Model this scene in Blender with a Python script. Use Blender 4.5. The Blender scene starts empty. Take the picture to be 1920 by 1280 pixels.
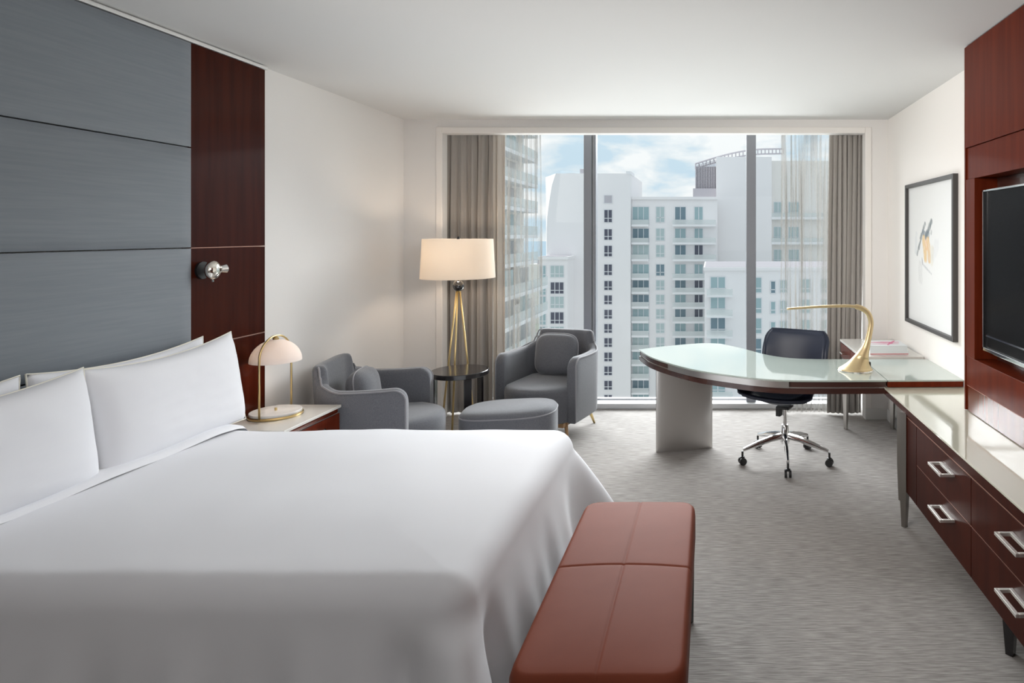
import bpy, bmesh, math, random
from mathutils import Vector, Matrix, noise
random.seed(7)
S = bpy.context.scene
C = S.collection
PI = math.pi
EYE = 1.667

# ------------------------------------------------------------------ camera
cd = bpy.data.cameras.new('camera'); cam = bpy.data.objects.new('camera', cd); C.objects.link(cam)
cam.location = (0, 0, EYE); cam.rotation_euler = (PI/2, 0, 0)
cd.sensor_width = 36; cd.lens = 1180/1920*36
cd.shift_x = -373/1920; cd.shift_y = -201/1920
cd.clip_end = 8000
S.camera = cam

# ------------------------------------------------------------------ light
S.view_settings.view_transform = 'Standard'; S.view_settings.look = 'None'
S.view_settings.gamma = 1; S.view_settings.use_curve_mapping = False
S.view_settings.exposure = 0.0
S.cycles.max_bounces = 10; S.cycles.transparent_max_bounces = 24
S.cycles.sample_clamp_indirect = 6
S.cycles.caustics_reflective = False; S.cycles.caustics_refractive = False

W = bpy.data.worlds.new('sky'); S.world = W; W.use_nodes = True
nt = W.node_tree; nt.nodes.clear()
N = nt.nodes.new; L = nt.links.new
wo = N('ShaderNodeOutputWorld'); bg = N('ShaderNodeBackground'); L(bg.outputs[0], wo.inputs[0])
tc = N('ShaderNodeTexCoord'); mp = N('ShaderNodeMapping'); L(tc.outputs['Generated'], mp.inputs[0])
mp.inputs['Scale'].default_value = (1, 1, 2.6); mp.inputs['Location'].default_value = (0.35, 0.2, 0.1)
nz = N('ShaderNodeTexNoise'); nz.inputs['Scale'].default_value = 9.0; nz.inputs['Detail'].default_value = 7
nz.inputs['Roughness'].default_value = .52; nz.inputs['Distortion'].default_value = .3
L(mp.outputs[0], nz.inputs['Vector'])
rp = N('ShaderNodeValToRGB'); L(nz.outputs['Fac'], rp.inputs[0])
rp.color_ramp.elements[0].position = .40; rp.color_ramp.elements[0].color = (.56, .70, .80, 1)
rp.color_ramp.elements[1].position = .60; rp.color_ramp.elements[1].color = (.89, .90, .905, 1)
e = rp.color_ramp.elements.new(.5); e.color = (.74, .80, .84, 1)
L(rp.outputs[0], bg.inputs[0]); bg.inputs[1].default_value = 1.12

def lamp(name, typ, loc, energy, color=(1, 1, 1), **kw):
    l = bpy.data.lights.new(name, typ); l.energy = energy; l.color = color
    tgt = kw.pop('target', None)
    for k, v in kw.items(): setattr(l, k, v)
    o = bpy.data.objects.new(name, l); C.objects.link(o); o.location = loc
    if tgt is not None:
        o.rotation_euler = (Vector(tgt)-Vector(loc)).to_track_quat('-Z', 'Y').to_euler()
    return o
lamp('sun_lamp', 'SUN', (-30, 40, 60), 2.6, (1, .96, .9), angle=.02, target=(-30+.74*50, 40-2.2, 60-.67*50))
lamp('added_daylight_area', 'AREA', (-.8, 22.0, 10.4), 21000, (.975, .985, 1), shape='RECTANGLE', size=34, size_y=9.5, target=(-.6, 2.0, .6))  # added area light beyond the glass, boosts daylight into the room
lamp('added_upward_area', 'AREA', (-.6, 22.0, -8.4), 7800, (.985, .985, .98), shape='RECTANGLE', size=34, size_y=7, target=(-.6, 1.0, 2.6))  # added unseen light from below, brightens the ceiling
lamp('added_overhead_fill', 'AREA', (-.5, .5, 2.66), 8, (1, .98, .96), shape='RECTANGLE', size=3.4, size_y=3.0, target=(-.5, .5, 0))  # added fill over the room, no real ceiling fitting
lamp('added_rear_fill', 'AREA', (.6, -1.6, 1.9), 9, (1, .98, .97), shape='RECTANGLE', size=1.6, size_y=1.2, target=(.2, 4, 1.4))  # added fill from the rear of the room, no lamp there
lamp('added_right_wall_fill', 'AREA', (-1.7, 1.3, 2.5), 36, (1, .955, .91), shape='RECTANGLE', size=2.2, size_y=1.3, spread=1.3, target=(1.596, 4.5, 1.6))  # added unseen light aimed to brighten the right wall and picture
lamp('added_left_wall_fill', 'AREA', (.9, 1.3, 2.55), 11, (1, .985, .97), shape='RECTANGLE', size=2.2, size_y=1.3, spread=1.1, target=(-2.75, 4.9, 1.6))  # added unseen light aimed to brighten the left wall

# ------------------------------------------------------------------ materials
def new_mat(name):
    m = bpy.data.materials.new(name); m.use_nodes = True
    return m, m.node_tree, m.node_tree.nodes['Principled BSDF']
def pm(name, col, rough=.5, metal=0, coat=0, sheen=0, spec=None, bump=None, var=None):
    """bump=(scale xyz, strength, distance) ; var=(scale xyz, col2)"""
    m, t, p = new_mat(name)
    p.inputs['Base Color'].default_value = (*col, 1); p.inputs['Roughness'].default_value = rough
    p.inputs['Metallic'].default_value = metal
    if coat: p.inputs['Coat Weight'].default_value = coat; p.inputs['Coat Roughness'].default_value = .04
    if sheen: p.inputs['Sheen Weight'].default_value = sheen; p.inputs['Sheen Roughness'].default_value = .4
    if spec is not None: p.inputs['Specular IOR Level'].default_value = spec
    tcn = t.nodes.new('ShaderNodeTexCoord')
    def nzn(scale, detail=4):
        mpn = t.nodes.new('ShaderNodeMapping'); mpn.inputs['Scale'].default_value = scale
        t.links.new(tcn.outputs['Object'], mpn.inputs[0])
        n = t.nodes.new('ShaderNodeTexNoise'); n.inputs['Scale'].default_value = 1; n.inputs['Detail'].default_value = detail
        t.links.new(mpn.outputs[0], n.inputs['Vector']); return n
    if var:
        n = nzn(var[0]); r = t.nodes.new('ShaderNodeValToRGB')
        r.color_ramp.elements[0].position = .35; r.color_ramp.elements[1].position = .65
        r.color_ramp.elements[0].color = (*col, 1); r.color_ramp.elements[1].color = (*var[1], 1)
        t.links.new(n.outputs['Fac'], r.inputs[0]); t.links.new(r.outputs[0], p.inputs['Base Color'])
    if bump:
        n = nzn(bump[0], 3); b = t.nodes.new('ShaderNodeBump')
        b.inputs['Strength'].default_value = bump[1]; b.inputs['Distance'].default_value = bump[2]
        t.links.new(n.outputs['Fac'], b.inputs['Height']); t.links.new(b.outputs[0], p.inputs['Normal'])
    return m
M = {}
M['wall'] = pm('wall_paint', (.82, .80, .78), .75, bump=((90, 90, 90), .15, .002))
M['wall_warm'] = pm('wall_paint_warm', (.87, .835, .80), .75, bump=((90, 90, 90), .15, .002))
M['ceil'] = pm('ceiling_paint', (.75, .745, .735), .85)
M['white'] = pm('white_gloss_paint', (.78, .775, .76), .45)
M['carpet'] = pm('carpet_weave', (.25, .232, .218), .95, bump=((14, 150, 40), .5, .004), var=((11, 130, 30), (.41, .385, .365)))
M['wood'] = pm('mahogany', (.036, .0052, .0018), .2, spec=.1, var=((22, 22, 1.4), (.050, .0082, .0030)))
M['wood_h'] = pm('mahogany_cabinet', (.088, .0125, .0045), .3, spec=.07, var=((22, 22, 1.4), (.120, .0190, .0070)))
M['wood_console'] = pm('dark_mahogany', (.032, .0048, .0018), .42, spec=.08, var=((22, 22, 1.4), (.044, .0075, .0030)))
M['wood_gloss'] = pm('polished_mahogany', (.088, .015, .006), .12, spec=.3, var=((22, 22, 1.4), (.11, .020, .008)))
M['wood_dark'] = pm('espresso_wood', (.040, .017, .014), .25, coat=.35, var=((3, 20, 60), (.062, .026, .020)))
M['fabric_blue'] = pm('slate_silk', (.190, .212, .240), .62, sheen=.15, bump=((6, 6, 200), .2, .001), var=((4, 4, 90), (.210, .233, .260)))
M['linen'] = pm('white_linen', (.80, .805, .84), .85, sheen=.1, bump=((3, 3, 3), .25, .02))
M['linen_trim'] = pm('ivory_piping', (.80, .77, .68), .8)
M['chair'] = pm('grey_tweed', (.105, .109, .124), .9, sheen=.35, bump=((330, 330, 330), .5, .002), var=((260, 260, 260), (.165, .170, .188)))
M['chair_welt'] = pm('grey_piping', (.27, .27, .29), .85, sheen=.4)
M['leather'] = pm('cognac_leather', (.20, .050, .027), .50, spec=.05, bump=((160, 160, 160), .1, .001), var=((5, 5, 5), (.215, .056, .031)))
M['navy'] = pm('navy_leather', (.020, .026, .048), .42, spec=.35, bump=((200, 200, 200), .1, .001))
M['black'] = pm('black_lacquer', (.012, .010, .011), .22, coat=.3)
M['plastic'] = pm('black_plastic', (.012, .012, .013), .4)
M['chrome'] = pm('chrome', (.80, .80, .80), .08, metal=1)
M['steel'] = pm('brushed_steel', (.55, .53, .51), .34, metal=1, bump=((300, 6, 6), .1, .001))
M['nickel'] = pm('polished_nickel', (.78, .74, .68), .12, metal=1)
M['copper'] = pm('dull_copper', (.42, .22, .17), .4, metal=.6)
M['greysteel'] = pm('gunmetal', (.30, .28, .26), .3, metal=1)
M['gold'] = pm('satin_brass', (.72, .55, .27), .28, metal=1)
M['champ'] = pm('champagne_gold', (.60, .47, .27), .40, metal=.75)
M['handle'] = pm('satin_nickel_pull', (.86, .84, .80), .32, metal=.85)
M['glass_top'] = pm('back_painted_green_glass', (.40, .455, .42), .05, coat=.4)
M['cream_top'] = pm('back_painted_cream_glass', (.58, .57, .47), .045, coat=.8)
M['stone'] = pm('pale_stone', (.66, .64, .60), .2, coat=.3)
M['marble'] = pm('white_marble', (.75, .74, .72), .2, var=((9, 9, 9), (.62, .61, .60)))
M['frame'] = pm('picture_frame_grey', (.052, .048, .046), .45)
M['alu'] = pm('window_aluminium', (.26, .27, .30), .4, metal=.3)
M['alu_light'] = pm('window_aluminium_light', (.62, .63, .66), .4)
M['sill'] = pm('sill_white', (.74, .75, .77), .35)
M['oak'] = pm('light_oak', (.42, .24, .11), .5, var=((4, 60, 60), (.50, .31, .16)))
M['screen'] = pm('tv_screen', (.006, .006, .007), .25, spec=.04)
M['drape'] = pm('taupe_drape', (.35, .325, .30), .9, sheen=.2, bump=((200, 200, 200), .2, .001))
M['drape_backlit'] = pm('taupe_drape_backlit', (.56, .52, .47), .9)  # backlight on the drape's leading edge put into the colour
M['bwall'] = pm('tower_render', (.88, .86, .87), .9)
M['bwall2'] = pm('tower_render_warm', (.85, .82, .79), .9)
M['bslab'] = pm('balcony_slab', (.86, .86, .88), .9)
M['bgrey'] = pm('rooftop_screen', (.52, .50, .54), .9)
M['wg_teal'] = pm('window_teal', (.34, .47, .50), .15)
M['wg_pale'] = pm('window_pale', (.46, .56, .57), .2)
M['wg_haze'] = pm('window_haze', (.40, .41, .42), .2)
M['wg_dark'] = pm('window_dark', (.095, .10, .14), .12)
M['wg_mid'] = pm('window_mid', (.17, .25, .30), .12)
M['bwhite'] = pm('window_frame_white', (.78, .79, .82), .6)
M['ground'] = pm('city_ground', (.42, .43, .42), .95, var=((.02, .02, .02), (.30, .36, .30)))
M['sea'] = pm('sea_water', (.25, .42, .55), .3)
M['pink'] = pm('pink_print', (.55, .13, .25), .5)
M['red'] = pm('red_print', (.50, .10, .10), .5)
M['paper'] = pm('book_paper', (.75, .75, .73), .8)
M['cover'] = pm('book_cover', (.66, .69, .70), .35)

def mix_mat(name, a, b, fac):
    """a,b : lists of (node type, settings)"""
    m = bpy.data.materials.new(name); m.use_nodes = True; t = m.node_tree; t.nodes.clear()
    o = t.nodes.new('ShaderNodeOutputMaterial'); mx = t.nodes.new('ShaderNodeMixShader')
    mx.inputs[0].default_value = fac
    for i, (ty, st) in enumerate((a, b)):
        n = t.nodes.new(ty)
        for k, v in st.items(): n.inputs[k].default_value = v
        t.links.new(n.outputs[0], mx.inputs[1+i])
    t.links.new(mx.outputs[0], o.inputs[0]); return m
M['glass'] = mix_mat('window_glass', ('ShaderNodeBsdfTransparent', {'Color': (.97, .985, .985, 1)}), ('ShaderNodeBsdfGlossy', {'Roughness': .0}), .010)
M['rail_glass'] = mix_mat('balcony_glass', ('ShaderNodeBsdfTransparent', {'Color': (.9, .95, .95, 1)}), ('ShaderNodeBsdfDiffuse', {'Color': (.86, .86, .86, 1)}), .5)
M['shade'] = mix_mat('lamp_shade_linen', ('ShaderNodeBsdfDiffuse', {'Color': (.88, .85, .80, 1)}), ('ShaderNodeBsdfTranslucent', {'Color': (.92, .84, .74, 1)}), .45)
M['dome'] = mix_mat('blush_opal_glass', ('ShaderNodeBsdfDiffuse', {'Color': (.90, .86, .84, 1)}), ('ShaderNodeBsdfTranslucent', {'Color': (.92, .85, .80, 1)}), .35)
M['glassball'] = pm('smoked_glass', (.02, .018, .018), .03, coat=1)
def sheer():
    m = bpy.data.materials.new('sheer_voile'); m.use_nodes = True; t = m.node_tree; t.nodes.clear()
    o = t.nodes.new('ShaderNodeOutputMaterial'); mx = t.nodes.new('ShaderNodeMixShader'); m2 = t.nodes.new('ShaderNodeMixShader')
    tr = t.nodes.new('ShaderNodeBsdfTransparent'); d = t.nodes.new('ShaderNodeBsdfDiffuse'); tl = t.nodes.new('ShaderNodeBsdfTranslucent')
    d.inputs[0].default_value = (.46, .44, .41, 1); tl.inputs[0].default_value = (.17, .165, .155, 1)
    m2.inputs[0].default_value = .5; t.links.new(d.outputs[0], m2.inputs[1]); t.links.new(tl.outputs[0], m2.inputs[2])
    # opacity streaks stand in for the light and dark of the folds
    tcn = t.nodes.new('ShaderNodeTexCoord'); mpn = t.nodes.new('ShaderNodeMapping'); mpn.inputs['Scale'].default_value = (34, 8, .9)
    n = t.nodes.new('ShaderNodeTexNoise'); n.inputs['Scale'].default_value = 1; n.inputs['Detail'].default_value = 3
    r = t.nodes.new('ShaderNodeMapRange'); r.inputs[1].default_value = .42; r.inputs[2].default_value = .58
    r.inputs[3].default_value = .06; r.inputs[4].default_value = .62
    t.links.new(tcn.outputs['Object'], mpn.inputs[0]); t.links.new(mpn.outputs[0], n.inputs['Vector'])
    t.links.new(n.outputs['Fac'], r.inputs[0]); t.links.new(r.outputs[0], mx.inputs[0])
    t.links.new(tr.outputs[0], mx.inputs[1]); t.links.new(m2.outputs[0], mx.inputs[2]); t.links.new(mx.outputs[0], o.inputs[0])
    return m
M['sheer'] = sheer()

# ------------------------------------------------------------------ helpers
def obj(name, bm, mat, parent=None, smooth=False, loc=None, angle=None):
    if isinstance(bm, bpy.types.Mesh): me = bm
    else:
        me = bpy.data.meshes.new(name)
        bmesh.ops.recalc_face_normals(bm, faces=bm.faces)
        if smooth:
            for f in bm.faces: f.smooth = True
        if angle is not None:
            for f in bm.faces: f.smooth = True
            for ed in bm.edges:
                if len(ed.link_faces) == 2 and ed.calc_face_angle(0) > angle: ed.smooth = False
        bm.to_mesh(me); bm.free()
        me.materials.append(M[mat] if isinstance(mat, str) else mat)
    o = bpy.data.objects.new(name, me); C.objects.link(o)
    if parent is not None: o.parent = parent
    if loc is not None: o.location = loc
    return o
def tag(o, label, cat, group=None):
    o['label'] = label; o['category'] = cat
    if group: o['group'] = group
    return o
def thing(name, label, cat, loc=(0, 0, 0), rz=0, group=None):
    o = bpy.data.objects.new(name, None); C.objects.link(o); o.location = loc; o.rotation_euler = (0, 0, rz)
    o.empty_display_size = .1
    return tag(o, label, cat, group)
def structure(o): o['kind'] = 'structure'; return o
def nb(): return bmesh.new()
def box(bm, x0, x1, y0, y1, z0, z1, bev=0, seg=2):
    g = bmesh.ops.create_cube(bm, size=1)
    vs = g['verts']
    for v in vs:
        v.co = Vector((x0+(v.co.x+.5)*(x1-x0), y0+(v.co.y+.5)*(y1-y0), z0+(v.co.z+.5)*(z1-z0)))
    if bev:
        es = list({e for v in vs for e in v.link_edges})
        bmesh.ops.bevel(bm, geom=es, offset=bev, segments=seg, profile=.5, affect='EDGES')
    return bm
def bx(*a, **k): return box(nb(), *a, **k)
def tube(bm, pts, rad, seg=12, caps=True, up=None):
    pts = [Vector(p) for p in pts]; n = len(pts)
    rads = rad if isinstance(rad, (list, tuple)) else [rad]*n
    rings = []; prev = None
    for i, p in enumerate(pts):
        d = (pts[min(i+1, n-1)]-pts[max(i-1, 0)]).normalized()
        if prev is None:
            a = Vector((0, 0, 1)) if abs(d.z) < .9 else Vector((1, 0, 0))
            u = d.cross(a).normalized()
        else: u = (prev-d*prev.dot(d)).normalized()
        prev = u; w = d.cross(u)
        rings.append([bm.verts.new(p+(u*math.cos(2*PI*k/seg)+w*math.sin(2*PI*k/seg))*rads[i]) for k in range(seg)])
    for a, b in zip(rings, rings[1:]):
        for k in range(seg): bm.faces.new((a[k], a[(k+1) % seg], b[(k+1) % seg], b[k]))
    if caps: bm.faces.new(rings[0][::-1]); bm.faces.new(rings[-1])
    return bm
def lathe(bm, prof, seg=40, c=(0, 0), sx=1, sy=1):
    """prof [(r,z)..]"""
    rings = []
    for r, z in prof:
        if r < 1e-5: rings.append([bm.verts.new((c[0], c[1], z))])
        else: rings.append([bm.verts.new((c[0]+r*sx*math.cos(2*PI*k/seg), c[1]+r*sy*math.sin(2*PI*k/seg), z)) for k in range(seg)])
    for a, b in zip(rings, rings[1:]):
        for k in range(seg):
            k2 = (k+1) % seg
            if len(a) == 1 and len(b) == 1: continue
            if len(a) == 1: bm.faces.new((a[0], b[k2], b[k]))
            elif len(b) == 1: bm.faces.new((a[k], a[k2], b[0]))
            else: bm.faces.new((a[k], a[k2], b[k2], b[k]))
    return bm
def prism(bm, poly, z0, z1, bev=0):
    a = [bm.verts.new((x, y, z0)) for x, y in poly]; b = [bm.verts.new((x, y, z1)) for x, y in poly]
    n = len(poly); fs = [bm.faces.new(a[::-1]), bm.faces.new(b)]
    for k in range(n): bm.faces.new((a[k], a[(k+1) % n], b[(k+1) % n], b[k]))
    if bev:
        es = [e for f in fs for e in f.edges]
        bmesh.ops.bevel(bm, geom=list(set(es)), offset=bev, segments=2, profile=.5, affect='EDGES')
    return bm
def crom(pts, n=8, closed=False):
    out = []; m = len(pts); P = [Vector((*p, 0)) if len(p) == 2 else Vector(p) for p in pts]
    for i in range(m if closed else m-1):
        p0 = P[(i-1) % m] if closed or i > 0 else P[0]*2-P[1]
        p1 = P[i]; p2 = P[(i+1) % m]
        p3 = P[(i+2) % m] if closed or i+2 < m else P[-1]*2-P[-2]
        for k in range(n):
            t = k/n
            out.append(.5*((2*p1)+(p2-p0)*t+(2*p0-5*p1+4*p2-p3)*t*t+(3*p1-p0-3*p2+p3)*t**3))
    if not closed: out.append(P[-1])
    return out
def grid(bm, fn, nu, nv, wrap_u=False):
    vs = [[bm.verts.new(fn(i/nu, j/nv)) for j in range(nv+1)] for i in range(nu if wrap_u else nu+1)]
    for i in range(nu):
        i2 = (i+1) % nu if wrap_u else i+1
        for j in range(nv): bm.faces.new((vs[i][j], vs[i2][j], vs[i2][j+1], vs[i][j+1]))
    return vs
def solid(o, th, off=0):
    m = o.modifiers.new('thickness', 'SOLIDIFY'); m.thickness = th; m.offset = off; return o
def sub(o, lv=1):
    m = o.modifiers.new('smooth', 'SUBSURF'); m.levels = lv; m.render_levels = lv; return o
def smooth(t): t = max(0, min(1, t)); return t*t*(3-2*t)

# ================================================================== ROOM
XL, XR, YB, YR, H = -2.77, 1.596, 5.67, -2.2, 2.70
YW = 6.16       # glass plane
OX0, OX1, OZ = -2.418, 1.389, 2.576
structure(obj('floor', bx(XL-.1, XR+.1, YR-.1, YW+.1, -.1, 0), 'carpet'))
structure(obj('ceiling', bx(XL-.1, XR+.1, YR-.1, YB+.15, H, H+.1), 'ceil'))
structure(obj('wall_left', bx(XL-.1, XL, YR-.1, YB+.15, 0, H), 'wall'))
structure(obj('wall_right', bx(XR, XR+.1, YR-.1, YB+.15, 0, H), 'wall_warm'))
structure(obj('wall_rear', bx(XL, XR, YR-.1, YR, 0, H), 'wall'))
b = nb()
box(b, XL, OX0, YB, YB+.1, 0, H); box(b, OX1, XR, YB, YB+.1, 0, H); box(b, OX0, OX1, YB, YB+.1, OZ, H)
box(b, OX0-.18, OX0-.1, YB+.1, YW+.1, 0, OZ+.12); box(b, OX1+.03, OX1+.11, YB+.1, YW+.1, 0, OZ+.12)
box(b, OX0-.18, OX1+.11, YB+.1, YW+.1, OZ+.12, OZ+.2)
structure(obj('wall_back', b, 'wall'))
# slim casing bead round the window opening
b = nb()
box(b, OX0-.055, OX0, YB-.012, YB, .0, OZ+.055, .004); box(b, OX1, OX1+.055, YB-.012, YB, .10, OZ+.055, .004)
box(b, OX0, OX1, YB-.012, YB, OZ, OZ+.055, .004)
structure(obj('trim_1', b, 'wall_warm'))
b = nb(); box(b, OX1, XR, YB-.015, YB, 0, .10, .004); box(b, XR-.015, XR, 5.35, YB-.015, 0, .10, .004)
structure(obj('baseboard_back', b, 'white'))
structure(obj('baseboard_left', bx(XL, XL+.015, 3.95, YB, 0, .10, .004), 'white'))
# window
w = nb()
box(w, OX0-.1, OX1+.03, 6.0, YW+.08, 0, .052, .006)
win = structure(obj('window_1', w, 'sill'))
for x0, x1 in ((-1.225, -1.150), (.341, .434)):
    m_ = obj('mullion', bx(x0, x1, 6.055, 6.15, .052, OZ+.12, .004), 'alu', win)
obj('mullion_trim', bx(-1.148, -1.127, 6.10, 6.17, .052, OZ+.12), 'alu_light', win)
obj('mullion', bx(-1.127, -1.112, 6.08, 6.17, .052, OZ+.12), 'alu', win)
for x0, x1 in ((OX0-.1, -1.19), (-1.118, .385), (.392, OX1+.03)):
    obj('pane', bx(x0, x1, 6.165, 6.171, .052, OZ+.12), 'glass', win)
b = nb(); box(b, OX0-.1, OX1+.03, 6.14, 6.19, .052, .066); box(b, OX0-.1, OX1+.03, 6.14, 6.19, OZ+.09, OZ+.12)
obj('frame', b, 'alu_light', win)
# shadow-gap trim above the headboard
b = nb(); box(b, XL, XL+.055, .6, 3.86, 2.672, 2.69, .003); box(b, XL, XL+.03, .6, 3.86, 2.69, H)
structure(obj('trim_2', b, 'white'))

# ================================================================== CURTAINS
def curtain(name, x0, x1, z0, z1, yc, amp, n, mat, label, cat, seed, drift=0.0, group=None, th=0, loop=.35):
    rnd = random.Random(seed)
    ph = [rnd.uniform(0, 6.28) for _ in range(6)]; f = [rnd.uniform(.75, 1.3) for _ in range(6)]
    nu, nv = n*12, 22
    def fn(u, v):
        z = z1+(z0-z1)*v
        wdt = 1+.05*math.sin(2*v+ph[0])
        xc = (x0+x1)/2+drift*(v-.5)
        hw = (x1-x0)/2
        uu = u+.010*math.sin(5*v+ph[1]+u*9)
        a = amp*(.55+.45*smooth(v*3))*(.75+.35*math.sin(u*7+ph[2]))
        y = yc+a*math.sin(2*PI*n*uu*f[0]+ph[3]+.6*math.sin(2*PI*n*.31*u+ph[4]))
        y += a*.35*math.sin(2*PI*n*2.1*uu+ph[5])
        x = xc+hw*(2*u-1)+loop*a*math.cos(2*PI*n*uu*f[0]+ph[3])
        x = max(x0-.01, min(x1+.01, x))
        return Vector((x, y, z))
    b = nb(); grid(b, fn, nu, nv)
    o = obj(name, b, mat, smooth=True)
    if th: solid(o, th)
    return tag(o, label, cat, group)
curtain('drape', OX0-.07, -2.02, .015, OZ+.07, 5.84, .035, 7, 'drape', 'heavy taupe drape gathered behind the floor lamp at the window', 'curtain', 3, th=.004)
curtain('drape', -2.015, -1.90, .015, OZ+.07, 5.82, .020, 2, 'drape_backlit', 'leading fold of drape coloured paler as if backlit, beside the left sheer', 'curtain', 5, th=.004)
curtain('sheer_curtain', -1.91, -1.58, .015, OZ+.07, 5.88, .028, 6, 'sheer', 'narrow sheer curtain bunched beside the drape behind the round side table', 'curtain', 8, loop=.55)
curtain('sheer_curtain', .66, 1.12, .015, OZ+.07, 5.86, .032, 11, 'sheer', 'wide crinkled sheer curtain behind the navy desk chair and gold desk lamp', 'curtain', 11, loop=.55)
curtain('drape', 1.085, OX1+.015, .015, OZ+.07, 5.83, .032, 6, 'drape', 'heavy taupe drape at the window corner nearest the framed picture', 'curtain', 21, drift=-.03, th=.004)

# ================================================================== HEADBOARD WALL
hb = thing('headboard', 'tall wall-mounted headboard of slate fabric cushions framed by glossy mahogany panels', 'headboard', (XL, 2.58, 0))
def hl(x0, x1, y0, y1, z0, z1): return (x0-XL, x1-XL, y0-2.58, y1-2.58, z0, z1)
zs = [.0, .5475, 1.0715, 1.5955, 2.1195, 2.668]
for i in range(5):
    b = nb()
    z0, z1 = zs[i], zs[i+1]
    y0, y1 = 1.87, 3.29
    # softly upholstered: rounded at the horizontal seams
    def fn(u, v, z0=z0, z1=z1):
        t = v*2-1; e = (1-abs(t)**14)
        bow = .020*(1-t**10)
        s_ = min(u, 1-u)*(y1-y0); ex = min(1, s_/.012)
        return Vector((XL+.052+bow*ex**.5+.004*ex-XL, y0+(y1-y0)*u-2.58, z0+.003+(z1-z0-.006)*v))
    vs = grid(b, fn, 30, 24)
    ob = obj('upholstered_panel', b, 'fabric_blue', hb, smooth=True)
    obj('panel_core', bx(*hl(XL, XL+.035, y0+.001, y1-.001, z0+.004, z1-.004)), 'fabric_blue', ob)
for y0, y1 in ((3.292, 3.839), (1.321, 1.868)):
    for z0, z1 in ((0, 1.069), (1.075, 1.592), (1.598, 2.668)):
        obj('wood_panel', bx(*hl(XL, XL+.05, y0, y1, z0, z1), bev=.0015), 'wood', hb)
    for z in (1.072, 1.595): obj('metal_inlay', bx(*hl(XL, XL+.051, y0, y1, z-.002, z+.002)), 'copper', hb)

# reading light
rl = thing('reading_light', 'small round chrome reading light fixed to the mahogany panel beside the headboard', 'wall lamp', (XL+.05, 3.36, 1.475))
b = nb(); tube(b, [(0, 0, 0), (.012, 0, 0)], .046, 32); obj('wall_plate', b, 'plastic', rl, angle=.6)
b = nb(); tube(b, [(.012, 0, 0), (.035, 0, 0)], .012, 16); obj('stem', b, 'chrome', rl, angle=.6)
b = nb(); bmesh.ops.create_uvsphere(b, u_segments=28, v_segments=18, radius=.046)
for v in b.verts: v.co = Vector((v.co.x*.62+.06, v.co.y*1.0, v.co.z*1.12))
obj('lamp_head', b, 'nickel', rl, smooth=True)
b = nb(); tube(b, [(.074, .03, .004), (.080, .058, .006)], [.02, .026], 20); obj('lens_collar', b, 'chrome', rl, angle=.6)
b = nb(); tube(b, [(.06, 0, -.044), (.06, 0, -.062)], .005, 10); obj('switch', b, 'chrome', rl)

# ================================================================== BED
BX0, BX1, BY0, BY1, BZ = -2.69, -.69, 1.765, 3.255, .68
bed = thing('bed', 'large double bed with mattress and base under white bedding', 'bed', ((BX0+BX1)/2, (BY0+BY1)/2, 0))
bc = Vector(bed.location)
obj('bed_base', bx(BX0+.02-bc.x, BX1-.06-bc.x, BY0+.05-bc.y, BY1-.05-bc.y, .06, .36, bev=.01), 'wood_dark', bed)
obj('mattress', bx(BX0+.01-bc.x, BX1-.04-bc.x, BY0+.03-bc.y, BY1-.03-bc.y, .361, .655, bev=.04, seg=4), 'linen', bed, angle=.5)
for sx in (BX0+.1, BX1-.14):
    for sy in (BY0+.12, BY1-.12):
        obj('leg', bx(sx-.03-bc.x, sx+.03-bc.x, sy-.03-bc.y, sy+.03-bc.y, 0, .06), 'black', bed)
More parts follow.
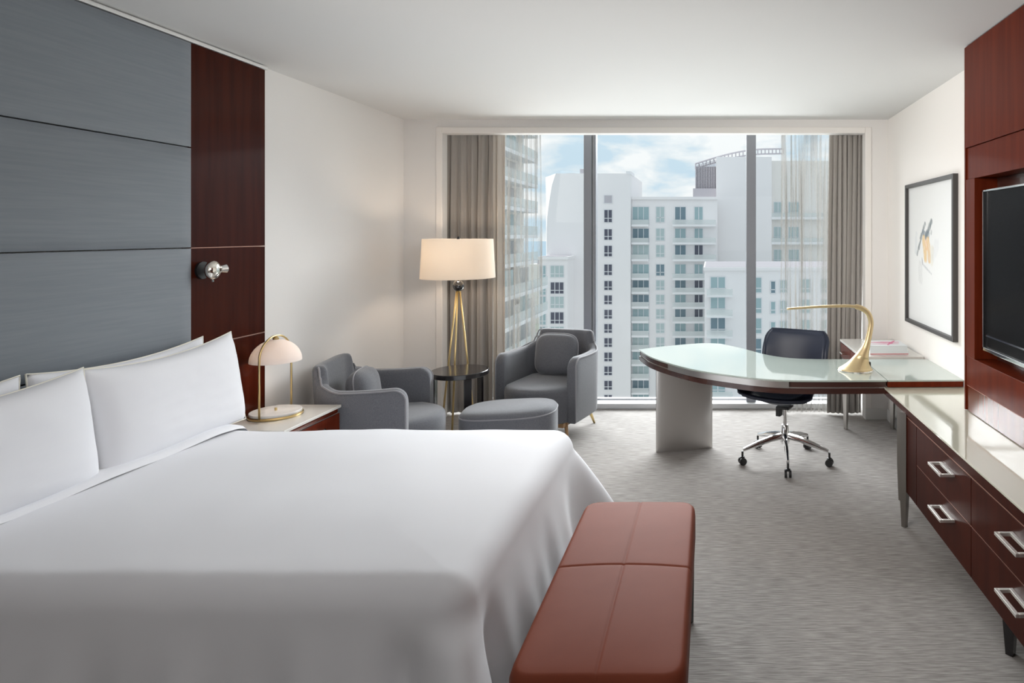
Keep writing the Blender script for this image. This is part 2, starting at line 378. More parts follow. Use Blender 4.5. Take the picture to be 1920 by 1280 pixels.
# duvet
def duvet():
    b = nb(); r = .106; x0 = BX0+.06
    path = []   # (pos, normal)
    def seg(p, q, n, nr):
        for k in range(n): path.append((Vector(p).lerp(Vector(q), k/n), Vector(nr)))
    seg((x0, BY0), (BX1-r, BY0), 110, (0, -1))
    for k in range(10):
        a = -PI/2+PI/2*k/10; path.append((Vector((BX1-r+r*math.cos(a), BY0+r+r*math.sin(a))), Vector((math.cos(a), math.sin(a)))))
    seg((BX1, BY0+r), (BX1, BY1-r), 60, (1, 0))
    for k in range(10):
        a = PI/2*k/10; path.append((Vector((BX1-r+r*math.cos(a), BY1-r+r*math.sin(a))), Vector((math.cos(a), math.sin(a)))))
    seg((BX1-r, BY1), (x0, BY1), 70, (0, 1)); path.append((Vector((x0, BY1)), Vector((0, 1))))
    yc = (BY0+BY1)/2; R = .10; NT, NR, NF = 22, 8, 20
    cn, cf = Vector((BX1, BY0)), Vector((BX1, BY1))
    rows = []
    for p, n in path:
        row = []
        tgt = Vector((min(p.x, BX1-.8), yc)); inner = p-n*R
        for k in range(NT):
            t = k/NT; q = tgt.lerp(inner, t)
            z = BZ+.012*(1-t**3)+.007*noise.noise(Vector((q.x*2.1, q.y*2.1, 0)))+.004*noise.noise(Vector((q.x*5, q.y*3, 4)))
            row.append(Vector((q.x, q.y, z)))
        zedge = BZ+.007*noise.noise(Vector((inner.x*2.1, inner.y*2.1, 0)))+.004*noise.noise(Vector((inner.x*5, inner.y*3, 4)))
        for k in range(NR):
            a = PI/2*k/NR; q = inner+n*(R*math.sin(a)); row.append(Vector((q.x, q.y, zedge-R*(1-math.cos(a)))))
        dn, df = (p-cn).length, (p-cf).length
        foot = abs(n.x) > .7
        for k in range(NF+1):
            t = k/NF; z = zedge-R-t*(BZ-R-.07)
            s_ = p.x*7+p.y*6
            out = (.10 if foot else .085)*t+(.020*math.sin(s_*2.2+1)+.012*math.sin(s_*5.3))*smooth(t*1.6)*(.35 if foot else 1)
            q = p+n*out
            # corners hang as a pulled-out fold
            gn = math.exp(-(max(0, dn-.03)/.050)**2); gf = math.exp(-(df/.12)**2)
            dn_dir = Vector((.42, -.9)); df_dir = Vector((.9, .45))
            q += dn_dir*(.15*smooth(t*1.3)+.05*min(1, t*7))*gn*min(1, t*9) + df_dir*(.27*t**.85)*gf
            # hollow beside the fold
            q -= n*(.04*math.exp(-((dn-.17)/.06)**2)*smooth(t*3))+n*(.02*math.exp(-((df-.25)/.08)**2)*smooth(t*2))
            if foot and BY0-.02 < p.y < 2.80: q.x = min(q.x, -.565)
            row.append(Vector((q.x, q.y, z)))
        rows.append([b.verts.new(v) for v in row])
    for ra, rb in zip(rows, rows[1:]):
        for k in range(len(ra)-1): b.faces.new((ra[k], ra[k+1], rb[k+1], rb[k]))
    bmesh.ops.remove_doubles(b, verts=b.verts, dist=.0004)
    for f in b.faces:
        f.normal_update()
    return b
dv = obj('duvet', duvet(), 'linen', smooth=True); sub(dv, 1)
tag(dv, 'smooth white duvet covering the bed and falling over its foot', 'bedding')
# folded sheet band at the head
def band(xa, xb, dz, edge):
    b = nb(); prof = [(BY0-.013, .40), (BY0-.012, .50), (BY0-.010, BZ-.08), (BY0+.004, BZ-.04), (BY0+.03, BZ-.01), (BY0+.085, BZ+.003)]
    prof += [(BY0+.085+(BY1-BY0-.17)*k/12, BZ+.010+.006*math.sin(k*1.3)*.5) for k in range(1, 12)]
    prof += [(BY0+BY1-y, z) for y, z in prof[:6][::-1]]
    def fn(u, v):
        i = u*(len(prof)-1); k = min(int(i), len(prof)-2); f = i-k
        y = prof[k][0]*(1-f)+prof[k+1][0]*f; z = prof[k][1]*(1-f)+prof[k+1][1]*f
        e = math.sin(PI*min(1, max(0, v)))**.35 if 0 < v < 1 else 0
        side = (y-(BY0+BY1)/2)/abs(y-(BY0+BY1)/2+1e-6)
        up = dz*e
        fl = smooth((z-.55)/.12)
        return Vector((xa+(xb-xa)*v, y+side*up*(1-fl), z+up*fl+.004))
    grid(b, fn, 68, 10); return b
o = obj('sheet_fold', band(-2.53, -2.385, .020, 0), 'linen', dv, smooth=True)

# pillows
def pillow_mesh(wd, ht, th, seed):
    b = nb(); rnd = random.Random(seed); ox = rnd.uniform(0, 50)
    nu, nv = 44, 30
    for side in (1, -1):
        def fn(u, v):
            a, c = 2*u-1, 2*v-1
            # ears at the corners: edges drawn in at mid-side
            px = a*(wd/2)*(1-.02*(1-abs(c)**2.2)*abs(a)**3)
            pz = c*(ht/2)*(1-(.17 if c > 0 else .05)*(1-abs(a)**2.0)*abs(c)**3)
            f = max(0, (1-abs(a)**4.5))**.55*max(0, (1-abs(c)**3.6))**.6
            wr = .0035*noise.noise(Vector((a*4+ox, c*5, side)))+.0015*noise.noise(Vector((a*9+ox, c*11, side*2)))
            return Vector((side*(th/2*f+wr*f), px, pz))
        grid(b, fn, nu, nv)
    bmesh.ops.remove_doubles(b, verts=b.verts, dist=.0006)
    return b
def pillow(yc, x, zc, lean, rx, wd, ht, th, label, seed, piping=True):
    o = obj('pillow', pillow_mesh(wd, ht, th, seed), 'linen', smooth=True)
    o.location = (x, yc, zc); o.rotation_euler = (rx, lean, 0)
    tag(o, label, 'pillow', None)
    if piping:
        b = nb(); pts = []
        def ep(a, c):
            return Vector((0, a*(wd/2)*(1-.02*(1-abs(c)**2.2)*abs(a)**3), c*(ht/2)*(1-(.17 if c > 0 else .05)*(1-abs(a)**2.0)*abs(c)**3)))
        K = 24
        for k in range(K): pts.append(ep(-1+2*k/K, 1))
        for k in range(K): pts.append(ep(1, 1-2*k/K))
        for k in range(K): pts.append(ep(1-2*k/K, -1))
        for k in range(K+1): pts.append(ep(-1, -1+2*k/K))
        tube(b, pts, .0032, 6, caps=False); obj('piping', b, 'linen_trim', o, smooth=True)
    return o
pillow(2.86, -2.643, .905, -.03, .01, .85, .45, .10, 'white pillow against the headboard nearest the reading light, mostly hidden', 1)
pillow(1.985, -2.643, .905, -.03, -.01, .85, .45, .10, 'white pillow against the headboard at the edge of the frame', 2)
pillow(2.937, -2.508, .905, -.14, .035, .81, .47, .15, 'white front pillow nearest the bedside lamp', 3)
pillow(2.095, -2.488, .90, -.14, .01, .87, .46, .16, 'white front pillow overlapping its neighbour at the edge of the frame', 4)

# ================================================================== BENCH
be = thing('bed_bench', 'cognac leather bench with cross stitching at the foot of the bed', 'bench', (-.306, 2.205, 0))
def bench_top():
    b = nb(); hx, hy, z0, z1 = .24, .56, .375, .50
    # four stitched fields, slightly pillowed
    N1 = 40
    def edge(t, h, r=.035):
        return t
    def f2(x, y):
        dx, dy = hx-abs(x), hy-abs(y)
        z = z1+.012*(1-(x/hx)**2)*(1-(y/hy)**4)
        z -= .003*math.exp(-(x/.0045)**2)+.003*math.exp(-(y/.0045)**2)
        return z
    xs = sorted({round(v, 5) for v in [-hx+.02+k*(2*hx-.04)/24 for k in range(25)]+[-.012, -.007, -.003, 0, .003, .007, .012]})
    ys = sorted({round(v, 5) for v in [-hy+.03+k*(2*hy-.06)/36 for k in range(37)]+[-.012, -.007, -.003, 0, .003, .007, .012]})
    def rc(x, y, q=.045):
        ax, ay = abs(x)-(hx-.02-q), abs(y)-(hy-.03-q)
        if ax <= 0 or ay <= 0: return x, y
        m_ = max(ax, ay)/math.hypot(ax, ay); return math.copysign(hx-.02-q+ax*m_, x), math.copysign(hy-.03-q+ay*m_, y)
    V = [[b.verts.new((*rc(x, y), f2(x, y))) for y in ys] for x in xs]
    for i in range(len(xs)-1):
        for j in range(len(ys)-1): b.faces.new((V[i][j], V[i+1][j], V[i+1][j+1], V[i][j+1]))
    per = [V[i][0] for i in range(len(xs))]+[V[-1][j] for j in range(1, len(ys))]+[V[i][-1] for i in range(len(xs)-2, -1, -1)]+[V[0][j] for j in range(len(ys)-2, 0, -1)]
    prev = per
    rx, ry = .02, .03
    for k in range(1, 7):
        a = PI/2*k/6; ring = []
        for v in per:
            ox = rx*math.sin(a)*max(0, min(1, (abs(v.co.x)-(hx-.08))/.06))*math.copysign(1, v.co.x)
            oy = ry*math.sin(a)*max(0, min(1, (abs(v.co.y)-(hy-.09))/.06))*math.copysign(1, v.co.y)
            ring.append(b.verts.new((v.co.x+ox, v.co.y+oy, v.co.z-.035*(1-math.cos(a)))))
        n = len(per)
        for i in range(n): b.faces.new((prev[i], prev[(i+1) % n], ring[(i+1) % n], ring[i]))
        prev = ring
    low = [b.verts.new((v.co.x, v.co.y, z0)) for v in prev]
    n = len(per)
    for i in range(n): b.faces.new((prev[i], prev[(i+1) % n], low[(i+1) % n], low[i]))
    b.faces.new(low)
    return b
bt = obj('seat', bench_top(), 'leather', be, smooth=True)
b = nb()
tube(b, [(-.22, 0, .5105), (-.1, 0, .513), (0, 0, .509), (.1, 0, .513), (.22, 0, .5105)], .0012, 6)
tube(b, [(0.003, -.5, .5085), (.003, -.2, .508), (.003, .2, .508), (.003, .5, .5085)], .0012, 6)
obj('bench_frame', bx(-.225, .225, -.51, .51, .32, .374, bev=.004), 'black', be)
b.free()
for sx in (-1, 1):
    for sy in (-1, 1):
        b = nb(); tube(b, [(sx*.205, sy*.49, .32), (sx*.215, sy*.50, 0)], [.030, .016], 4); obj('leg', b, 'black', be)

# ================================================================== NIGHTSTAND
ns = thing('nightstand', 'mahogany nightstand with pale stone top beside the bed pillows', 'nightstand', (-2.53, 3.68, 0))
obj('top', bx(-.185, .212, -.26, .267, .583, .60, bev=.002), 'stone', ns)
obj('body', bx(-.185, .195, -.25, .257, .14, .583), 'wood_h', ns)
for z0, z1 in ((.37, .552), (.155, .362)):
    d = obj('drawer', bx(.195, .209, -.247, .254, z0, z1, bev=.002), 'wood_h', ns)
    b = nb(); zc = (z0+z1)/2+.05; box(b, .209, .25, -.05, -.04, zc-.006, zc+.006); box(b, .209, .25, .04, .05, zc-.006, zc+.006); box(b, .24, .25, -.05, .05, zc-.006, zc+.006)
    obj('handle', b, 'nickel', d)
obj('trim_strip', bx(.195, .2105, -.25, .257, .556, .560), 'nickel', ns)
for sx in (-.165, .18):
    for sy in (-.23, .235):
        b = nb(); tube(b, [(sx, sy, .14), (sx, sy, 0)], [.022, .013], 4); obj('leg', b, 'greysteel', ns)

# table lamp
tl = thing('table_lamp', 'brass arch table lamp with blush dome shade and marble base on the nightstand', 'lamp', (-2.565, 3.71, .60))
b = nb(); lathe(b, [(0, 0), (.137, 0), (.139, .003), (.139, .012), (.135, .015), (0, .015)], 48); obj('base_ring', b, 'gold', tl, angle=.6)
b = nb(); lathe(b, [(0, .015), (.130, .015), (.132, .018), (.132, .027), (.129, .03), (0, .03)], 48); obj('marble_disc', b, 'marble', tl, angle=.6)
b = nb(); pts = [(0, -.137, .012), (0, -.137, .33)]+[(0, -.137*math.cos(a), .345+.125*math.sin(a)) for a in [PI*k/18 for k in range(1, 18)]]+[(0, .137, .33), (0, .137, .012)]
tube(b, pts, .0055, 12); obj('arch_frame', b, 'gold', tl, smooth=True)
b = nb(); prof = []
for k in range(13):
    a = PI/2*k/12; prof.append((.131*math.cos(a), .32+.128*math.sin(a)))
prof2 = [(r*.96, .32+(z-.32)*.96) for r, z in prof[::-1]]
lathe(b, prof+prof2+[prof[0]], 44); obj('lamp_shade', b, 'dome', tl, smooth=True)
b = nb(); lathe(b, [(0, .444), (.016, .446), (.016, .456), (.008, .464), (0, .466)], 20); obj('finial', b, 'gold', tl, angle=.7)
b = nb(); lathe(b, [(0, .03), (.007, .03), (.007, .045), (0, .047)], 14); obj('switch', b, 'gold', tl)
b = nb(); bmesh.ops.create_uvsphere(b, u_segments=16, v_segments=10, radius=.022)
for v in b.verts: v.co.z += .395
bulb_m, t_, p_ = new_mat('lamp_bulb'); p_.inputs['Emission Color'].default_value = (1, .82, .62, 1); p_.inputs['Emission Strength'].default_value = 3
obj('bulb', b, bulb_m, tl, smooth=True)
pl = lamp('table_lamp_light', 'POINT', (-2.565, 3.71, .965), 1.0, (1, .80, .62), shadow_soft_size=.03)

# ================================================================== ARMCHAIRS
def armchair(name, label, loc, rz):
    """local: faces -Y, origin on floor at centre"""
    t = thing(name, label, 'armchair', loc, rz)
    hw, d0, d1, th, r = .330, -.26, .28, .080, .19
    # centre-line of the shell, from right front round the back to left front
    pts = []
    for k in range(14): pts.append((hw-.01*(1-k/14)**2, d0+(d1-r-d0)*k/14))
    for k in range(13):
        a = PI/2*k/13; pts.append((hw-r+r*math.cos(a), d1-r+r*math.sin(a)))
    for k in range(16): pts.append((hw-r-(2*(hw-r))*k/16, d1))
    for k in range(13):
        a = PI/2+PI/2*k/13; pts.append((-hw+r+r*math.cos(a), d1-r+r*math.sin(a)))
    for k in range(15): pts.append((-hw+.01*(k/14)**2, d1-r+(d0-d1+r)*k/14))
    n = len(pts); cum = [0]
    for a, c in zip(pts, pts[1:]): cum.append(cum[-1]+math.dist(a, c))
    Lh = cum[-1]/2
    # densify where the back steps up
    def at(s):
        for i in range(n-1):
            if s <= cum[i+1]+1e-9:
                f = (s-cum[i])/(cum[i+1]-cum[i]); return Vector((pts[i][0]*(1-f)+pts[i+1][0]*f, pts[i][1]*(1-f)+pts[i+1][1]*f))
        return Vector(pts[-1])
    bs = .268    # half length of the raised back
    ss = [Lh*2*k/110 for k in range(111)]
    for e_ in (-1, 1):
        for dlt in (-.022, -.014, -.007, 0, .007, .014, .022): ss.append(Lh+e_*(bs+dlt))
    for k in range(6): ss += [.004*k*k*.4+.001*k, Lh*2-.004*k*k*.4-.001*k]
    ss = sorted({round(s, 4) for s in ss if 0 <= s <= 2*Lh})
    b = nb(); rings = []; topline = []
    for s in ss:
        p = at(s); q = at(min(s+.01, 2*Lh)) - at(max(s-.01, 0)); tdir = q.normalized(); nrm = Vector((tdir.y, -tdir.x))
        u = abs(s-Lh)
        zt = .680-.012*math.sin(PI*min(1, (Lh-u)/(Lh-bs)))
        zt += .030*smooth(1-(u-bs)/.14) if u > bs else 0
        if u < bs+.02: zt = zt+(.815-zt)*smooth((bs+.02-u)/.045)
        if u > bs-.02 and u < bs+.03: pass
        if u < bs: zt -= .035*smooth((u-bs+.055)/.055)**2*.6
        # arm front corner rounded down
        fr = Lh-u
        if fr < .085: zt -= .085-math.sqrt(max(0, .085**2-(.085-fr)**2))
        zb = .15
        hth = th/2
        sec = []
        e = .03
        for (o_, z) in ((hth-.012, zb), (hth, zb+.012), (hth, zt-.03), (hth-.005, zt-.014), (hth-.016, zt-.003), (hth-.03, zt), (-hth+.03, zt), (-hth+.016, zt-.003), (-hth+.005, zt-.014), (-hth, zt-.03), (-hth, zb+.012), (-hth+.012, zb)):
            sc = 1
            lean = .035*smooth((z-.3)/.5)*(1 if u < bs+.1 else smooth((bs+.2-u)/.1))
            sec.append(b.verts.new((p.x+nrm.x*o_, p.y+nrm.y*o_+lean, z)))
        rings.append(sec); topline.append(Vector((p.x+nrm.x*(hth-.003), p.y+nrm.y*(hth-.003)+lean, zt-.008)))
    for a, c in zip(rings, rings[1:]):
        for k in range(12): b.faces.new((a[k], a[(k+1) % 12], c[(k+1) % 12], c[k]))
    b.faces.new(rings[0]); b.faces.new(rings[-1][::-1])
    obj('shell', b, 'chair', t, angle=1.1)
    # piping along the shell's outer edge
    b = nb(); cl = [Vector((topline[0].x, topline[0].y-.0, .16))]+topline[1:-1]+[Vector((topline[-1].x, topline[-1].y, .16))]
    tube(b, cl, .006, 8); obj('piping', b, 'chair_welt', t, smooth=True)
    # seat: wide block with a bowed front
    hs = hw-th/2-.002
    def outline(off):
        o_ = []
        K = 26
        for k in range(K+1):
            x = -1+2*k/K
            o_.append(((hs-off)*x, -.245-.175*(1-abs(x)**2.4)+off*.9))
        o_ += [((hs-off), .16), (.17, d1-th/2-.01), (-.17, d1-th/2-.01), (-(hs-off), .16)]
        return o_
    b = nb(); layers = [(.03, .15), (.004, .155), (0, .18), (0, .375), (.004, .405), (.016, .424), (.035, .434), (.07, .440)]
    rs = []
    for off, z in layers: rs.append([b.verts.new((x, y, z)) for x, y in outline(off)])
    m_ = len(rs[0])
    for a, c in zip(rs, rs[1:]):
        for k in range(m_): b.faces.new((a[k], a[(k+1) % m_], c[(k+1) % m_], c[k]))
    b.faces.new(rs[0][::-1]); ctr = b.verts.new((0, -.02, .447))
    for k in range(m_): b.faces.new((rs[-1][k], rs[-1][(k+1) % m_], ctr))
    obj('seat', b, 'chair', t, angle=.9)
    # oak rail and legs
    b = nb(); box(b, -.26, .26, -.28, -.24, .115, .15, .003); box(b, -.26, -.22, -.24, .20, .115, .15, .003); box(b, .22, .26, -.24, .20, .115, .15, .003); box(b, -.26, .26, .20, .24, .115, .15, .003)
    obj('base_rail', b, 'oak', t)
    for sx in (-1, 1):
        for sy in (-1, 1):
            b = nb(); tube(b, [(sx*.25, sy*.22, .15), (sx*.29, sy*.265, 0)], [.017, .009], 12); obj('leg', b, 'gold' if sy > 0 else 'oak', t, smooth=True)
    return t
ac2 = armchair('armchair', 'grey tweed tub armchair by the window with a square cushion, behind the footstool', (-1.37, 5.365, 0), math.radians(-13))
ac1 = armchair('armchair', 'grey tweed tub armchair seen from its side, between nightstand and black side table', (-2.285, 4.345, 0), math.radians(101))
def cushion(label, parent_chair, wd, ht, th, z, y, lean, seed, xo=0, yaw=0):
    b = nb()
    for side in (1, -1):
        def fn(u, v):
            a, c = 2*u-1, 2*v-1
            # superellipse plan
            k = (abs(a)**4+abs(c)**4)**.25; m = max(abs(a), abs(c)); sc = m/k if k > 1e-6 else 1
            f = max(0, 1-m**3.2)**.55
            return Vector((a*sc*wd/2, side*th/2*f, c*sc*ht/2))
        grid(b, fn, 24, 24)
    bmesh.ops.remove_doubles(b, verts=b.verts, dist=.0005)
    o = obj('cushion', b, 'chair', smooth=True)
    mw = Matrix.Translation(parent_chair.location) @ Matrix.Rotation(parent_chair.rotation_euler.z, 4, 'Z') @ Matrix.Translation((xo, y, z)) @ Matrix.Rotation(yaw, 4, 'Z') @ Matrix.Rotation(lean, 4, 'X')
    o.matrix_world = mw
    tag(o, label, 'cushion')
    b = nb(); pts = []
    for k in range(49):
        a = 2*PI*k/48; ca, sa = math.cos(a), math.sin(a); q = (abs(ca)**4+abs(sa)**4)**.25
        pts.append((ca/q*wd/2, 0, sa/q*ht/2))
    tube(b, pts, .0045, 8, caps=False); obj('piping', b, 'chair_welt', o, smooth=True)
    return o
cushion('rounded-square grey cushion leaning in the armchair by the window', ac2, .40, .36, .13, .447+.175, .115, -.16, 1)
cushion('plump grey cushion in the armchair beside the nightstand', ac1, .36, .31, .17, .447+.145, .10, -.14, 2)

# footstool
fs = thing('footstool', 'low grey tweed oval footstool between the bed and the window armchair', 'footstool', (-1.485, 4.64, 0), math.radians(6))
def stool():
    b = nb(); rs = []
    K = 56
    def pt(a, off):
        c, s = math.cos(a), math.sin(a); e = 2/2.9
        x = (abs(c)**e)*(1 if c > 0 else -1); y = (abs(s)**e)*(1 if s > 0 else -1)
        return (.345-off)*x, (.235-off)*y
    for off, z in ((.03, .17), (.006, .175), (0, .19), (0, .355), (.005, .378), (.02, .395), (.045, .406), (.09, .413), (.16, .418)):
        rs.append([b.verts.new((*pt(2*PI*k/K, off), z+ (0.012*math.cos(2*PI*k/K)*(z > .3)))) for k in range(K)])
    for a, c in zip(rs, rs[1:]):
        for k in range(K): b.faces.new((a[k], a[(k+1) % K], c[(k+1) % K], c[k]))
    b.faces.new(rs[0][::-1]); b.faces.new(rs[-1]); return b, [Vector((*pt(2*PI*k/K, .002), .366+.012*math.cos(2*PI*k/K))) for k in range(K+1)]
b, pp = stool(); obj('seat', b, 'chair', fs, angle=.9)
b = nb(); tube(b, pp, .005, 8, caps=False); obj('piping', b, 'chair_welt', fs, smooth=True)
for sx in (-1, 1):
    for sy in (-1, 1):
        b = nb(); tube(b, [(sx*.23, sy*.13, .17), (sx*.27, sy*.17, 0)], [.017, .009], 12); obj('leg', b, 'oak', fs, smooth=True)

# ================================================================== SIDE TABLE
st = thing('side_table', 'small round black lacquer side table between the two grey armchairs', 'side table', (-1.975, 4.95, 0))
b = nb(); lathe(b, [(0, .563), (.212, .563), (.217, .567), (.217, .597), (.213, .601), (0, .601)], 56); obj('tabletop', b, 'black', st, angle=.6)
for a in (180, -52, 60):
    a = math.radians(a); c, s = math.cos(a), math.sin(a)
    b = bx(-.010, .010, -.028, .028, 0, .563, bev=.002)
    bmesh.ops.transform(b, matrix=Matrix.Rotation(a, 4, 'Z')@Matrix.Translation((.197, 0, 0)), verts=b.verts)
    obj('leg', b, 'black', st)

# ================================================================== FLOOR LAMP
fl = thing('floor_lamp', 'tall tripod floor lamp with thin brass legs and wide cream drum shade', 'lamp', (-2.128, 5.30, 0))
for a, R_ in ((180, .145), (0, .145), (-90, .13)):
    a = math.radians(a)
    b = nb(); tube(b, [(.012*math.cos(a), .012*math.sin(a), 1.20), (R_*math.cos(a), R_*math.sin(a), 0)], [.0075, .0085], 10); obj('leg', b, 'gold', fl, smooth=True)
b = nb(); bmesh.ops.create_uvsphere(b, u_segments=28, v_segments=18, radius=.048)
for v in b.verts: v.co.z += 1.232
obj('glass_ball', b, 'glassball', fl, smooth=True)
b = nb(); lathe(b, [(0, 1.175), (.016, 1.178), (.024, 1.19), (.012, 1.20), (0, 1.20)], 20); obj('leg_collar', b, 'gold', fl, angle=.7)
b = nb(); tube(b, [(0, 0, 1.27), (0, 0, 1.60)], .007, 12); obj('stem', b, 'plastic', fl)
b = nb(); r0, r1, z0, z1 = .297, .280, 1.300, 1.628
lathe(b, [(r0, z0), (r1, z1), (r1-.003, z1), (r0-.003, z0), (r0, z0)], 64); sh = obj('lamp_shade', b, 'shade', fl, angle=1)
b = nb()
for k in range(3):
    a = 2*PI*k/3; tube(b, [(0, 0, 1.60), (.278*math.cos(a), .278*math.sin(a), 1.612)], .0025, 6)
obj('shade_spider', b, 'plastic', sh)
b = nb(); lathe(b, [(0, 1.60), (.009, 1.602), (.012, 1.625), (.009, 1.645), (0, 1.65)], 14); obj('finial', b, 'black', fl, smooth=True)
b = nb(); bmesh.ops.create_uvsphere(b, u_segments=16, v_segments=10, radius=.03)
for v in b.verts: v.co.z += 1.46; v.co.x += .05
obj('bulb', b, bulb_m, fl, smooth=True)
lamp('floor_lamp_light', 'POINT', (-2.128, 5.30, 1.47), 6.5, (1, .80, .62), shadow_soft_size=.06)

# ================================================================== DESK
front = crom([(-.573, 5.01), (-.46, 4.73), (-.304, 4.49), (-.09, 4.25), (.163, 4.08), (.33, 3.995), (.49, 3.955), (.75, 3.948), (1.107, 3.955)], 8)
backp = crom([(1.107, 4.62), (.97, 4.62), (.77, 4.625), (.58, 4.67), (.42, 4.80), (.25, 5.06), (.08, 5.28)], 6)
left = crom([(.08, 5.28), (-.07, 5.30), (-.235, 5.235), (-.42, 5.13), (-.573, 5.01)], 5)
main = [(v.x, v.y) for v in front]+[(v.x, v.y) for v in backp]+[(v.x, v.y) for v in left[1:-1]]
def inset(poly, d):
    n = len(poly); out = []
    for i in range(n):
        a, p, c = Vector(poly[i-1]), Vector(poly[i]), Vector(poly[(i+1) % n])
        t = ((p-a).normalized()+(c-p).normalized()); t.normalize(); nn = Vector((-t.y, t.x)); out.append((p.x+nn.x*d, p.y+nn.y*d))
    return out
dk = thing('desk', 'curved desk with pale green glass top and dark wood edge on a steel pedestal', 'desk', (.3, 4.5, 0))
def L2(poly): return [(x-.3, y-4.5) for x, y in poly]
obj('glass_top', prism(nb(), L2(main), .740, .750, .0015), 'glass_top', dk)
obj('upper_band', prism(nb(), L2(inset(main, .008)), .706, .7395), 'wood_dark', dk)
obj('inlay', prism(nb(), L2(inset(main, .014)), .699, .706), 'steel', dk)
obj('lower_band', prism(nb(), L2(inset(main, .002)), .664, .699, .003), 'wood_dark', dk)
# metal drawer front following the curve
idx = [i for i, v in enumerate(front) if -.31 <= v.x <= .495]
seg = [front[i] for i in idx]
b = nb(); ra = []
for i, v in enumerate(seg):
    t = (seg[min(i+1, len(seg)-1)]-seg[max(i-1, 0)]).normalized(); nn = Vector((t.y, -t.x, 0))
    p0 = v+nn*.004; p1 = v-nn*.012
    ra.append([b.verts.new((q.x-.3, q.y-4.5, z)) for q, z in ((p1, .7005), (p0, .7005), (p0, .7395), (p1, .7395))])
for a, c in zip(ra, ra[1:]):
    for k in range(4): b.faces.new((a[k], a[(k+1) % 4], c[(k+1) % 4], c[k]))
b.faces.new(ra[0]); b.faces.new(ra[-1][::-1])
obj('apron_plate', b, 'steel', dk, angle=.6)
# pedestal : lens plan
cx, cy = -.205, 4.87; P = []
a0 = math.atan2(4.90-4.80, .43)
for k in range(17):
    a = PI*k/16; P.append((math.cos(a)*.222, -.02*math.sin(a)))
P = [(-x, y) for x, y in P]+[(x, -y) for x, y in [(math.cos(PI*k/16)*.222, -.02*math.sin(PI*k/16)) for k in range(1, 16)]]
Pr = []
for x, y in P: Pr.append((cx-.3+x*math.cos(a0)-y*math.sin(a0), cy-4.5+x*math.sin(a0)+y*math.cos(a0)))
obj('pedestal', prism(nb(), Pr, 0, .664), 'steel', dk, angle=.7)
# return piece over the console
ret = [(1.112, 3.955), (1.592, 3.965), (1.592, 4.62), (1.112, 4.62)]
rt = obj('return_top', prism(nb(), L2(ret), .740, .750, .0015), 'glass_top', dk)
obj('return_band', prism(nb(), L2([(1.112, 3.957), (1.590, 3.967), (1.590, 4.618), (1.112, 4.618)]), .706, .7395), 'wood_h', dk)
for x, y in ((1.54, 4.56),):
    b = nb(); tube(b, [(x-.3, y-4.5, .706), (x-.3, y-4.5, 0)], [.026, .015], 4); obj('leg', b, 'steel', dk)

# desk lamp
dl = thing('desk_lamp', 'swooping champagne gold desk lamp with a flared foot on the desk', 'lamp', (.975, 4.25, .75))
key = [((-.0, 0, .006), .117), ((.0, 0, .012), .113), ((.010, 0, .03), .092), ((.028, 0, .06), .066), ((.048, 0, .10), .043), ((.068, 0, .145), .029), ((.085, 0, .20), .020), ((.100, 0, .27), .0185), ((.105, 0, .33), .0180), ((.085, 0, .385), .0180), ((.035, 0, .420), .0180), ((-.03, 0, .432), .0170), ((-.13, 0, .432), .0160), ((-.26, 0, .427), .0145), ((-.37, 0, .420), .0135), ((-.462, 0, .413), .0120)]
P = crom([k[0] for k in key], 6); R_ = []
for i in range(len(key)-1):
    for k in range(6): R_.append(key[i][1]*(1-k/6)+key[i+1][1]*k/6)
R_.append(key[-1][1])
b = nb(); rings = []; nseg = 24
for i, p in enumerate(P):
    d = (P[min(i+1, len(P)-1)]-P[max(i-1, 0)]).normalized()
    low = 1-smooth((p.z-.03)/.12)
    d = (d*(1-low)+Vector((0, 0, 1))*low).normalized()
    u = Vector((0, 1, 0)); w_ = d.cross(u).normalized(); yy = 1-.0*low
    flat = .62 if p.z > .38 and p.x < 0 else 1
    rings.append([b.verts.new(p+u*(R_[i]*math.cos(2*PI*k/nseg))*(.82 if low > .5 else 1)+w_*(R_[i]*flat*math.sin(2*PI*k/nseg))) for k in range(nseg)])
for a, c in zip(rings, rings[1:]):
    for k in range(nseg): b.faces.new((a[k], a[(k+1) % nseg], c[(k+1) % nseg], c[k]))
b.faces.new(rings[0][::-1]); b.faces.new(rings[-1])
obj('lamp_body', b, 'champ', dl, smooth=True)
b = nb(); lathe(b, [(0, 0), (.119, 0), (.119, .004), (.115, .0065), (0, .0065)], 40, sx=1, sy=.82); obj('foot_rim', b, 'nickel', dl, angle=.6)
obj('switch_box', bx(.078, .100, -.022, .004, .028, .058, bev=.002), 'plastic', dl)

